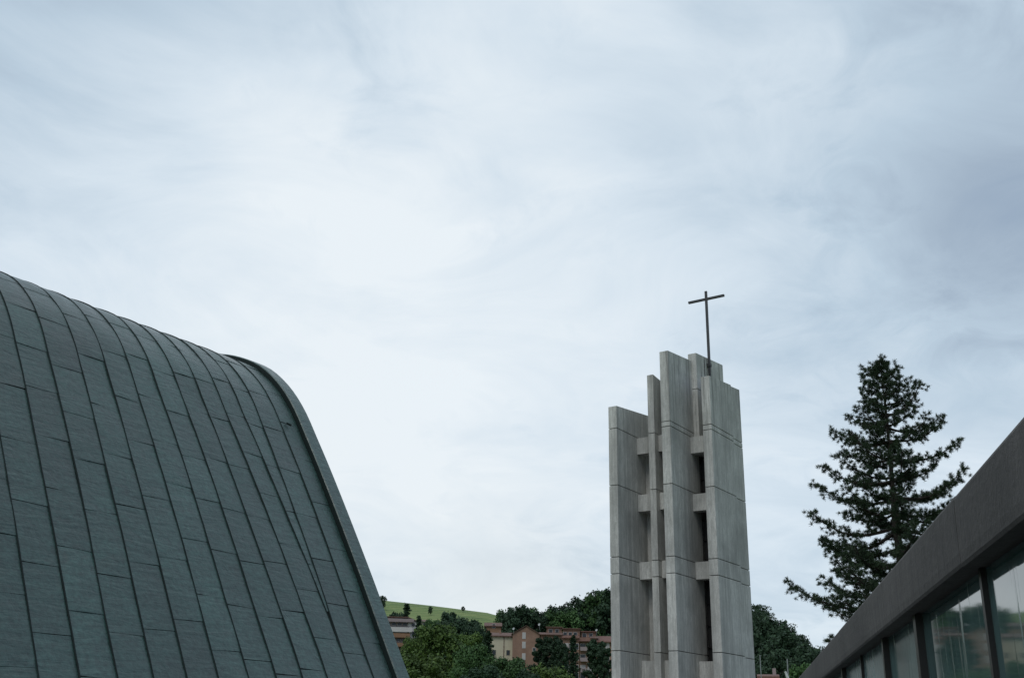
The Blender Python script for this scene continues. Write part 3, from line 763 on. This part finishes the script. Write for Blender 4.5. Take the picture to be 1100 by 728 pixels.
# ---- prototypes of the distant trees (placed and copied below)
def place(t, px_, ytop, D, wscale=1.0, rot=None, label=None, first=False, hmin=3.0):
    o = t if first else copy_tree(t)
    p = at(px_, ytop, D); g_ = ground_z(p.x, p.y); h = max(hmin, p.z - g_)
    o.location = (p.x, p.y, g_ - 0.05); o.scale = (h * wscale, h * wscale, h)
    o.rotation_euler = (0, 0, random.uniform(0, 6.28) if rot is None else rot)
    if label: o['label'] = label
    return o
used = set()
PROT = {
    'olive': broadleaf('broadleaf_tree', 'x', M_leafO, 34, 13000, 0.025, 0.30, 0.18, 21),
    'green': broadleaf('broadleaf_tree', 'x', M_leafG, 32, 13000, 0.025, 0.32, 0.18, 22),
    'dark': broadleaf('broadleaf_tree', 'x', M_leafD, 30, 11000, 0.028, 0.31, 0.16, 23),
    'bright': broadleaf('broadleaf_tree', 'x', M_leafY, 28, 9000, 0.028, 0.34, 0.15, 24),
    'slim': broadleaf('broadleaf_tree', 'x', M_leafD, 28, 9000, 0.026, 0.17, 0.12, 25),
    'far': broadleaf('broadleaf_tree', 'x', M_leafD, 24, 3600, 0.046, 0.36, 0.15, 26),
    'farg': broadleaf('broadleaf_tree', 'x', M_leafG, 24, 3600, 0.046, 0.36, 0.15, 27),
    'fir': conifer('conifer', 'x', seed=28),
}
def T_(kind, x, y, D, ws, label, group=None):
    first = kind not in used; used.add(kind)
    o = place(PROT[kind], x, y, D, ws, None, label, first)
    if group: o['group'] = group
    elif 'group' in o.keys(): del o['group']
    return o
# near cluster between the vault and the brick flats
NG = 'trees between the church and the brick flats'
T_('olive', 472, 665, 150, 1.0, 'broad olive green tree, the largest in front of the hillside houses', NG)
T_('bright', 452, 700, 110, 1.25, 'pale green bush-like tree low against the edge of the copper roof', NG)
T_('olive', 447, 681, 170, 0.7, 'olive tree just below the balconies of the mauve house', NG)
T_('green', 508, 688, 140, 0.9, 'mid green tree right of the large olive one, at the bottom of the view', NG)
T_('green', 545, 702, 120, 1.1, 'rounded dark green tree in front of the cream house', NG)
T_('olive', 500, 676, 175, 0.9, 'olive tree between the big olive tree and the small conifer', NG)
T_('dark', 567, 718, 115, 1.0, 'low dark tree under the three windowed brick gable', NG)
T_('bright', 590, 713, 118, 1.2, 'bright yellow green bush below the tall dark trees by the flats', NG)
T_('dark', 522, 712, 110, 1.1, 'dark tree at the bottom edge left of the rounded green one', NG)
# middle: hillside trees left
HG = 'trees on the slope under the green hill'
T_('dark', 480, 664, 260, 0.85, 'dark tree on the slope left of the dark grove centre', HG)
T_('dark', 500, 661, 250, 0.95, 'widest dark tree in the grove above the olive trees', HG)
T_('dark', 510, 668, 245, 0.8, 'dark tree beside the brown farmhouse roof', HG)
T_('green', 466, 663, 300, 0.8, 'bluish green tree to the right of the mauve house roof', HG)
T_('far', 484, 656, 400, 0.9, 'thin green tree highest on the slope above the grove', HG)
T_('fir', 437, 647, 330, 1.0, 'pointed dark fir behind the mauve balconied house')
T_('far', 427, 656, 345, 0.9, 'dark round tree left of the pointed fir', HG)
T_('fir', 450, 660, 310, 0.9, 'small dark fir at the right gable of the mauve house')
T_('fir', 525, 677, 190, 1.0, 'small dark spruce in front of the cream house')
T_('far', 462.5, 650.5, 560, 0.75, 'lone bush on the crest of the green hill')
T_('far', 411, 639, 560, 0.9, 'tree peeping out beside the edge of the copper roof on the hill')
T_('far', 497.5, 652, 590, 1.0, 'tiny far bush on the green skyline')
# trees in front of the brick flats
FG = 'tall slim trees in front of the brick flats'
T_('slim', 583, 679, 265, 1.1, 'leftmost tall slim tree covering the corner of the brick gable', FG)
T_('slim', 596, 678, 262, 1.0, 'tall slim tree second from the brick gable', FG)
T_('slim', 604, 686, 255, 0.9, 'reddish edged slim tree before the middle of the flats', FG)
T_('fir', 616, 681, 262, 1.0, 'narrow dark conifer between the window bays of the flats')
T_('slim', 640, 682, 262, 1.25, 'slim tree in front of the flats, nearest the tower', FG)
T_('slim', 650, 690, 258, 1.0, 'slim tree partly hidden by the left edge of the tower', FG)
# trees on the skyline behind the flats
SG = 'trees on the skyline behind the brick flats'
sk = [(541, 655, 430), (550, 651.5, 425), (560, 649, 420), (568, 652, 430), (577, 655, 420), (586, 656, 425), (594, 654, 420), (601, 649, 430), (608, 651, 425), (614, 654, 415), (621, 645, 420), (630, 639, 425), (640, 635, 420), (649, 632, 425), (658, 630, 420)]
names = ['leftmost skyline tree, next to the open green hill', 'second tree from the open green hill on the skyline', 'rounded skyline tree above the gap beside the cream roof', 'skyline tree just left of above the brick gable peak', 'skyline tree straight above the brick gable', 'low skyline tree right of the brick gable', 'skyline tree above the first attic block', 'taller skyline tree between the two attic blocks', 'skyline tree beside the taller middle one', 'lower skyline tree in the dip before the slope climbs', 'skyline tree where the wooded slope starts to climb to the tower', 'skyline tree third from the tower on the climbing wood', 'skyline tree second from the tower edge', 'high skyline tree touching the left edge of the tower', 'highest skyline tree half behind the tower edge']
for i, ((x, y, D), l) in enumerate(zip(sk, names)): T_('far' if i % 3 else 'farg', x, y, D, random.uniform(0.75, 1.0), l, SG)
# trees right of the tower
RG = 'trees below the wooded hill right of the tower'
T_('far', 826, 662, 300, 1.0, 'dark green tree just right of the tower on the dark wooded hill', RG)
T_('far', 842, 677, 280, 1.0, 'dark tree in the middle of the slope right of the tower', RG)
T_('far', 862, 693, 260, 1.0, 'dark tree under the lowest pine branch', RG)
T_('farg', 857, 712, 200, 1.0, 'lighter tree at the bottom beside the fascia end', RG)
T_('far', 832, 700, 210, 0.9, 'dark tree behind the small pole', RG)

# ---- far woods as stuff
def wood(name, label, azr, rr, count, hh, leafm, seed, nleaf=480, keep=None):
    rs = np.random.default_rng(seed); Vs = []; Qs = []; off = 0; made = 0
    while made < count:
        a = rs.uniform(*azr); r = rs.uniform(*rr); x, y = r * math.sin(a), r * math.cos(a)
        if keep and not keep(a, r): continue
        h = hh * rs.uniform(0.75, 1.25); gz = ground_z(x, y); w_ = h * rs.uniform(.34, .46)
        nl = 9; cent = np.stack([rs.normal(0, w_ * .42, nl), rs.normal(0, w_ * .42, nl), rs.uniform(.30, .9, nl) * h], 1); rad = w_ * rs.uniform(.3, .5, nl)
        c, d = leaf_cloud(cent, rad, nleaf, 1, .8, rs); V, Q = quads(c + [x, y, gz], d, 0.70, rs); Vs.append(V); Qs.append(Q + off); off += len(V); made += 1
    o = npmesh(name, np.vstack(Vs), np.vstack(Qs), 4, leafm); return tag(o, label, 'woodland', kind='stuff')
wood('woodland', 'dark wooded slope behind the brick flats and the tower', (azt(545, 650)[0], azt(760, 650)[0]), (340, 470), 420, 10, M_leafD, 31)
wood('woodland', 'dark wooded hill falling to the right of the tower', (azt(740, 650)[0], azt(940, 690)[0]), (240, 560), 620, 9.5, M_leafD, 32)
wood('woodland', 'low green scrub and bushes on the slope below the open green hill', (azt(400, 650)[0], azt(545, 650)[0]), (200, 400), 330, 6.0, M_leafG, 33)

# ------------------------------------------------------------------ houses
def lframe(px_, py_, D):
    """building frame: origin on the ground, u to the right across the view, v away from the viewer"""
    a, t = azt(px_, py_); u = np.array([math.cos(a), -math.sin(a)]); v = np.array([math.sin(a), math.cos(a)])
    return v * D, u, v, a
class Bld:
    def __init__(s, name, label, px0, D, yaw=0, cat='house', py_=700, group=None):
        s.D = D; s.px0 = px0; o, u, v, a = lframe(px0, py_, D); s.a = a - yaw
        cy, sy = math.cos(yaw), math.sin(yaw)
        s.u = u * cy + v * sy; s.v = v * cy - u * sy; s.o = o; s.z0 = ground_z(o[0], o[1])
        s.root = empty(name, (o[0], o[1], s.z0), label, cat, group)
        s.ppm = F / D * CP
    def Z(s, py_): return at(s.px0, py_, s.D).z
    def Zx(s, px_, py_): return at(px_, py_, s.D).z
    def U(s, px_, py_=690): 
        a = azt(px_, py_)[0]; r_ = np.array([math.sin(a), math.cos(a)])
        # intersect the ray with the facade line o + u*x
        den = r_[0] * s.u[1] - r_[1] * s.u[0]
        return (r_[1] * s.o[0] - r_[0] * s.o[1]) / den
    def box(s, name, x0, x1, y0, y1, z0, z1, m, parent=None):
        b = MB(); b.obox(s.o, s.u, s.v, x0, x1, y0, y1, z0, z1); o = b.build(name, m)
        par = parent or s.root
        o.parent = par; o.matrix_parent_inverse = Matrix.Translation(-s.root.location) if par is s.root else Matrix()
        if par is not s.root:
            o.matrix_parent_inverse = Matrix()
        return o
    def mesh(s, name, polys, m):
        """polys: list of faces in (x,y,z) local"""
        b = MB()
        for f in polys:
            vs = [(s.o[0] + s.u[0] * x + s.v[0] * y, s.o[1] + s.u[1] * x + s.v[1] * y, z) for x, y, z in f]; b.add(vs, [tuple(range(len(vs)))])
        o = b.build(name, m); o.parent = s.root; o.matrix_parent_inverse = Matrix.Translation(-s.root.location); return o
    def window(s, xc, z0, w_, h, m=None, frame=None, y=0.0):
        fr = s.box('window', xc - w_ / 2 - .08, xc + w_ / 2 + .08, y - 0.07, y - 0.003, z0 - .08, z0 + h + .08, frame or M_white)
        s.box('pane', xc - w_ / 2, xc + w_ / 2, y - 0.09, y - 0.074, z0, z0 + h, m or M_winglass, fr)
    def slabroof(s, x0, x1, ya, yb, za, zb, m, th=0.22, name='roof', over=0.0):
        """sloping roof sheet from front eave (ya,za) to back (yb,zb)"""
        P = [(x0, ya, za), (x1, ya, za), (x1, yb, zb), (x0, yb, zb)]; Q = [(x, y, z - th) for x, y, z in P]
        fs = [P, Q[::-1]] + [[P[i], Q[i], Q[(i + 1) % 4], P[(i + 1) % 4]] for i in range(4)]
        return s.mesh(name, fs, m)
    def gable_lr(s, x0, x1, y0, y1, ze, zr, m, ov=0.5):
        """ridge runs away from the viewer; gable faces the viewer"""
        xm = (x0 + x1) / 2; k = (zr - ze) / (xm - x0)
        for sx, xe in ((x0 - ov, -1), (x1 + ov, 1)):
            P = [(sx, y0 - ov, ze - k * ov), (xm, y0 - ov, zr), (xm, y1 + ov, zr), (sx, y1 + ov, ze - k * ov)]
            P = [(x, y, z + 0.16) for x, y, z in P]; Q = [(x, y, z - 0.14) for x, y, z in P]
            s.mesh('roof', [P, Q[::-1]] + [[P[i], Q[i], Q[(i + 1) % 4], P[(i + 1) % 4]] for i in range(4)], m)
def dish(x, y, D, label, size=0.62):
    p = at(x, y, D); b = MB(); n = 12; k = 4; face = Vector((-0.55, -0.75, 0.30)).normalized()
    a = face.cross(Vector((0, 0, 1))).normalized(); c_ = a.cross(face)
    vs = [p]; fs = []
    for j in range(1, k + 1):
        r_ = size / 2 * j / k
        for i in range(n): vs.append(p + a * r_ * math.cos(6.2832 * i / n) + c_ * r_ * math.sin(6.2832 * i / n) + face * (0.18 * (j / k) ** 2))
    fs += [(0, 1 + i, 1 + (i + 1) % n) for i in range(n)]
    for j in range(k - 1): fs += [(1 + j * n + i, 1 + j * n + (i + 1) % n, 1 + (j + 1) * n + (i + 1) % n, 1 + (j + 1) * n + i) for i in range(n)]
    b.add(vs, fs)
    root = empty('satellite_dish', p - Vector((0, 0, 1.0)), label, 'satellite dish', 'white satellite dishes on the flats')
    o = b.build('reflector', M_pale); world_child(o, root); sm_ = o.modifiers.new('thick', 'SOLIDIFY'); sm_.thickness = 0.03
    m2 = MB(); m2.tube([p - Vector((0, 0, 1.3)), p - face * 0.03], 0.04, 6); world_child(m2.build('mast', M_grey), root)
    m2 = MB(); m2.tube([p - c_ * size * .45, p + face * size * .5], 0.025, 5); world_child(m2.build('feed_arm', M_grey), root)

# -- brick gabled block
D1 = 290
b1 = Bld('brick_apartment_block', 'pink brick block whose plain gable has one column of three narrow windows', 565, D1, cat='building')
x0, x1 = b1.U(550.5), b1.U(579.5); ze, zr = b1.Z(680.5), b1.Z(672.0); zb = b1.z0 - 3; xm = (x0 + x1) / 2 + 0.4
dep = 13
b1.mesh('wall', [[(x0, 0, zb), (x1, 0, zb), (x1, 0, ze), (xm, 0, zr), (x0, 0, ze)], [(x1, 0, zb), (x1, dep, zb), (x1, dep, ze), (x1, 0, ze)], [(x0, dep, zb), (x0, 0, zb), (x0, 0, ze), (x0, dep, ze)], [(x1, dep, zb), (x0, dep, zb), (x0, dep, ze), (xm, dep, zr), (x1, dep, ze)]], M_brick)
b1.gable_lr(x0, x1, 0, dep, ze, zr, M_tile, 0.35)
for yy in (685.5, 695.5, 708):
    b1.window(b1.U(562.8), b1.Z(yy), 0.75, 1.5, m=M_shutter, frame=M_white)
b1.window(b1.U(574), b1.Z(700), 0.7, 1.1)
# -- long stepped brick flats to the right of it
b2 = Bld('brick_apartment_block', 'long stepped brick flats with pink tiled roofs and balconies, left of the tower', 618, 300, cat='building')
b2z = b2.z0 - 3
def U2(x): return b2.U(x)
def Z2(y): return b2.Z(y)
b2.box('wall', U2(580), U2(604), 1.0, 12, b2z, Z2(681), M_brick)
b2.box('attic', U2(586.5), U2(603.5), 5.0, 12, Z2(684), Z2(671.5), M_brick)
b2.slabroof(U2(585.5), U2(604.2), 4.3, 12.5, Z2(671.3), Z2(670.0), M_tile, name='roof')
b2.slabroof(U2(578), U2(604.5), 0.2, 5.0, Z2(681), Z2(677.5), M_tile, name='roof')
b2.box('wall', U2(604), U2(622), 0.0, 12, b2z, Z2(683), M_brick)
b2.box('attic', U2(604.6), U2(623), 4.0, 12, Z2(686), Z2(673.3), M_brick)
b2.slabroof(U2(603.8), U2(624), 3.3, 12.5, Z2(673.2), Z2(672.0), M_tile, name='roof')
b2.slabroof(U2(603.4), U2(622.5), -0.8, 4.0, Z2(684.5), Z2(680.5), M_tileR, name='roof')
b2.box('wall', U2(622), U2(641), 0.8, 12, b2z, Z2(684), M_brick)
b2.box('attic', U2(624), U2(640.5), 5, 12, Z2(686), Z2(675.8), M_brick)
b2.slabroof(U2(623), U2(641.6), 4.3, 12.5, Z2(675.6), Z2(674.2), M_tileR, name='roof')
b2.slabroof(U2(620.5), U2(634), -0.6, 5, Z2(687.5), Z2(682), M_tileR, name='roof')
b2.slabroof(U2(634), U2(643), 0.2, 5, Z2(684), Z2(681), M_tile, name='roof')
b2.box('wall', U2(641), U2(668), 0.4, 12, b2z, Z2(687), M_brick)
b2.slabroof(U2(639.5), U2(669), -0.5, 8, Z2(688.2), Z2(679.5), M_tileR, name='roof')
for x in (607, 612.5, 618): b2.window(U2(x), Z2(681.2), 0.9, 0.9, y=3.99)
for x in (591, 598): b2.window(U2(x), Z2(678.2), 0.9, 1.0, y=4.99)
for x in (628, 635): b2.window(U2(x), Z2(682.2), 0.9, 1.0, y=4.99)
for row, yy in enumerate((697, 708.5, 720, 731)):
    for x, w_, y_ in ((586, 1.2, 1.0), (594, 1.1, 1.0), (600, 1.2, 1.0), (608, 1.2, 0.0), (613.5, 1.0, 0.0), (619, 1.2, 0.0), (626, 1.3, 0.8), (634, 1.3, 0.8), (645, 1.0, 0.4), (652.5, 1.0, 0.4)):
        if row == 0 and x == 652.5: b2.window(U2(x), Z2(yy) + .2, w_, 1.7, m=M_shutter, y=y_)
        else: b2.window(U2(x), Z2(yy), w_, 1.5 if row < 3 else 2.2, m=(M_shutter if (row + int(x)) % 4 == 0 else M_winglass), y=y_)
    if row < 3:
        for xa, xb, y_ in ((605, 611, 0.0), (623.5, 631, 0.8)):
            bo = b2.box('balcony', U2(xa), U2(xb), y_ - 1.3, y_ - 0.10, Z2(yy) - 0.35, Z2(yy) - 0.15, M_mauve)
            b2.box('parapet', U2(xa), U2(xb), y_ - 1.38, y_ - 1.302, Z2(yy) - 0.35, Z2(yy) + 0.65, M_mauve, bo)
dish(552, 675, 289, 'small white satellite dish left of the brick gable, over the cream house')
dish(579.5, 670.5, 292, 'small white satellite dish on the roof just right of the brick gable peak')
dish(641, 676.5, 298, 'small white satellite dish at the end of the flats nearest the tower')
# -- cream house
b3 = Bld('cream_house', 'cream rendered house with a brown tiled roof beside the brick gable', 533, 300)
zb3 = b3.z0 - 3; x0, x1 = b3.U(517), b3.U(552)
b3.box('wall', x0, x1, 0, 9, zb3, b3.Z(682.5), M_cream)
b3.slabroof(x0 - 0.6, x1 + 0.0, -0.7, 5.5, b3.Z(682.3), b3.Z(677.0), M_tile)
b3.slabroof(x0 - 0.6, x1 + 0.0, 9.7, 5.5, b3.Z(682.3), b3.Z(677.0), M_tile)
b3.box('downpipe', b3.U(541), b3.U(541) + 0.16, -0.16, -0.01, zb3, b3.Z(682.8), M_tile)
for x, y_ in ((522, 692), (546, 703), (531, 703)): b3.window(b3.U(x), b3.Z(y_), 0.9, 1.3, m=M_winglass, frame=M_cream)
b3.box('chimney', b3.U(536), b3.U(538), 3, 3.8, b3.Z(681), b3.Z(675.3), M_brick)
bl = Bld('cream_house', 'low cream outbuilding half hidden by trees left of the cream house', 513, 285)
bl.box('wall', bl.U(509), bl.U(517.5), 0, 6, bl.z0 - 2, bl.Z(694), M_cream)
bl.slabroof(bl.U(508), bl.U(518.3), -0.5, 6.5, bl.Z(693.8), bl.Z(691), M_tile)
bl.window(bl.U(513), bl.Z(701), 0.9, 1.2, frame=M_cream)
# -- mauve balconied house at the left
b4 = Bld('balconied_house', 'mauve and white house with stacked balconies under the green hill', 433, 320)
zb4 = b4.z0 - 3; xl_, xr_ = b4.U(410), b4.U(447)
b4.box('wall', xl_, b4.U(439), 1.6, 10, zb4, b4.Z(663.5), M_mauve)
b4.box('wall', b4.U(439), b4.U(446.5), 1.0, 10, zb4, b4.Z(668), M_white)
xa, xb = b4.U(437), b4.U(448.8)
b4.mesh('gable', [[(xa, 0.95, b4.Z(663)), (xa, 0.95, b4.Z(672)), (b4.U(446.5), 0.95, b4.Z(672)), (b4.U(446.5), 0.95, b4.Z(666.2))]], M_white)
def roofpoly(b, x0, z0, x1, z1, y0, y1, m, th=.25):
    P = [(x0, y0, z0), (x1, y0, z1), (x1, y1, z1), (x0, y1, z0)]; Q = [(x, y, z - th) for x, y, z in P]
    b.mesh('roof', [P, Q[::-1]] + [[P[i], Q[i], Q[(i + 1) % 4], P[(i + 1) % 4]] for i in range(4)], m)
roofpoly(b4, b4.U(437), b4.Z(661.6), xb, b4.Z(666.4), 0.4, 10.5, M_tile)
roofpoly(b4, b4.U(408), b4.Z(661.8), b4.U(437.2), b4.Z(661.6), 0.6, 10.5, M_tile)
for k, (yt, yb_, m_) in enumerate(((664, 667.5, M_mauve), (673.2, 678.2, M_white), (679.8, 684.2, M_orange), (690, 694, M_orange))):
    xr = b4.U((443.5, 442, 440, 437)[k])
    bo = b4.box('balcony', xl_, xr, -0.1, 1.6, b4.Z(yb_) - 0.12, b4.Z(yb_) + 0.12, m_)
    b4.box('parapet', xl_, xr, -0.2, -0.102, b4.Z(yb_), b4.Z(yt), m_, bo)
for x in (422, 428, 434):
    for y_ in (671.5, 679.5, 688.5): b4.window(b4.U(x), b4.Z(y_) + .2, 1.1, 1.7, y=1.6)
b4.window(b4.U(443), b4.Z(671.8), 0.9, 0.9, y=0.94)
b4.window(b4.U(443.5), b4.Z(681), 0.8, 1.0, y=0.99)
# -- farmhouse roof in the grove, another by the ridge
b5 = Bld('farmhouse', 'brown roofed farmhouse half hidden by the dark grove above the cream house', 529, 360)
b5.box('wall', b5.U(521), b5.U(538), 0, 8, b5.z0 - 3, b5.Z(671.5), M_orange)
b5.slabroof(b5.U(519.5), b5.U(539), -0.6, 4, b5.Z(671.8), b5.Z(667), M_tile); b5.slabroof(b5.U(519.5), b5.U(539), 8.6, 4, b5.Z(671.8), b5.Z(667), M_tile)
b5.window(b5.U(530), b5.Z(674), 0.9, 1.2)
b6 = Bld('farmhouse', 'small tan roofed house right of the mauve house, among bushes', 455, 345)
b6.box('wall', b6.U(451), b6.U(458.5), 0, 6, b6.z0 - 3, b6.Z(667), M_cream)
b6.slabroof(b6.U(450.3), b6.U(459.3), -0.5, 6.5, b6.Z(667.2), b6.Z(663), M_tile)
b6.window(b6.U(455), b6.Z(671), 0.8, 1.1)
# -- house right of the tower
b7 = Bld('brick_house', 'brown orange house showing only its top right of the tower base', 824, 130, py_=720)
b7.box('wall', b7.U(812), b7.U(834), 0, 8, 0, b7.Zx(824, 726), M_orange)
b7.slabroof(b7.U(811), b7.U(835), -0.5, 4.2, b7.Zx(824, 726), b7.Zx(824, 721.5), M_tileR); b7.slabroof(b7.U(811), b7.U(835), 8.5, 4.2, b7.Zx(824, 726), b7.Zx(824, 721.5), M_tileR)
b7.box('chimney', b7.U(828), b7.U(831.8), 2.2, 2.7, b7.Zx(824, 727), b7.Zx(824, 716), M_mauve)
b7.window(b7.U(820), b7.Zx(824, 745), 1.0, 1.3)
# -- poles right of the tower
p = at(845.5, 707, 100); m_ = MB(); rt = empty('lamp_post', (p.x, p.y, 0), 'thin grey pole with a pale slanting panel right of the tower', 'pole')
m_.tube([(p.x, p.y, -0.1), (p.x, p.y, p.z * .5), (p.x, p.y, p.z)], [0.09, 0.07, 0.05], 8); world_child(m_.build('post', M_grey), rt)
pa, pb_ = at(843.5, 720.5, 99.8), at(847.5, 731, 99.8); m_ = MB(); m_.tube([pa, pb_], [0.09, 0.13], 4); world_child(m_.build('panel', M_pale), rt)
p = at(816.3, 703, 110); m_ = MB(); m_.tube([(p.x, p.y, -0.1), (p.x, p.y, p.z)], [0.06, 0.04], 6)
o = m_.build('utility_pole', M_grey); tag(o, 'very thin pale pole close to the right edge of the tower', 'pole')
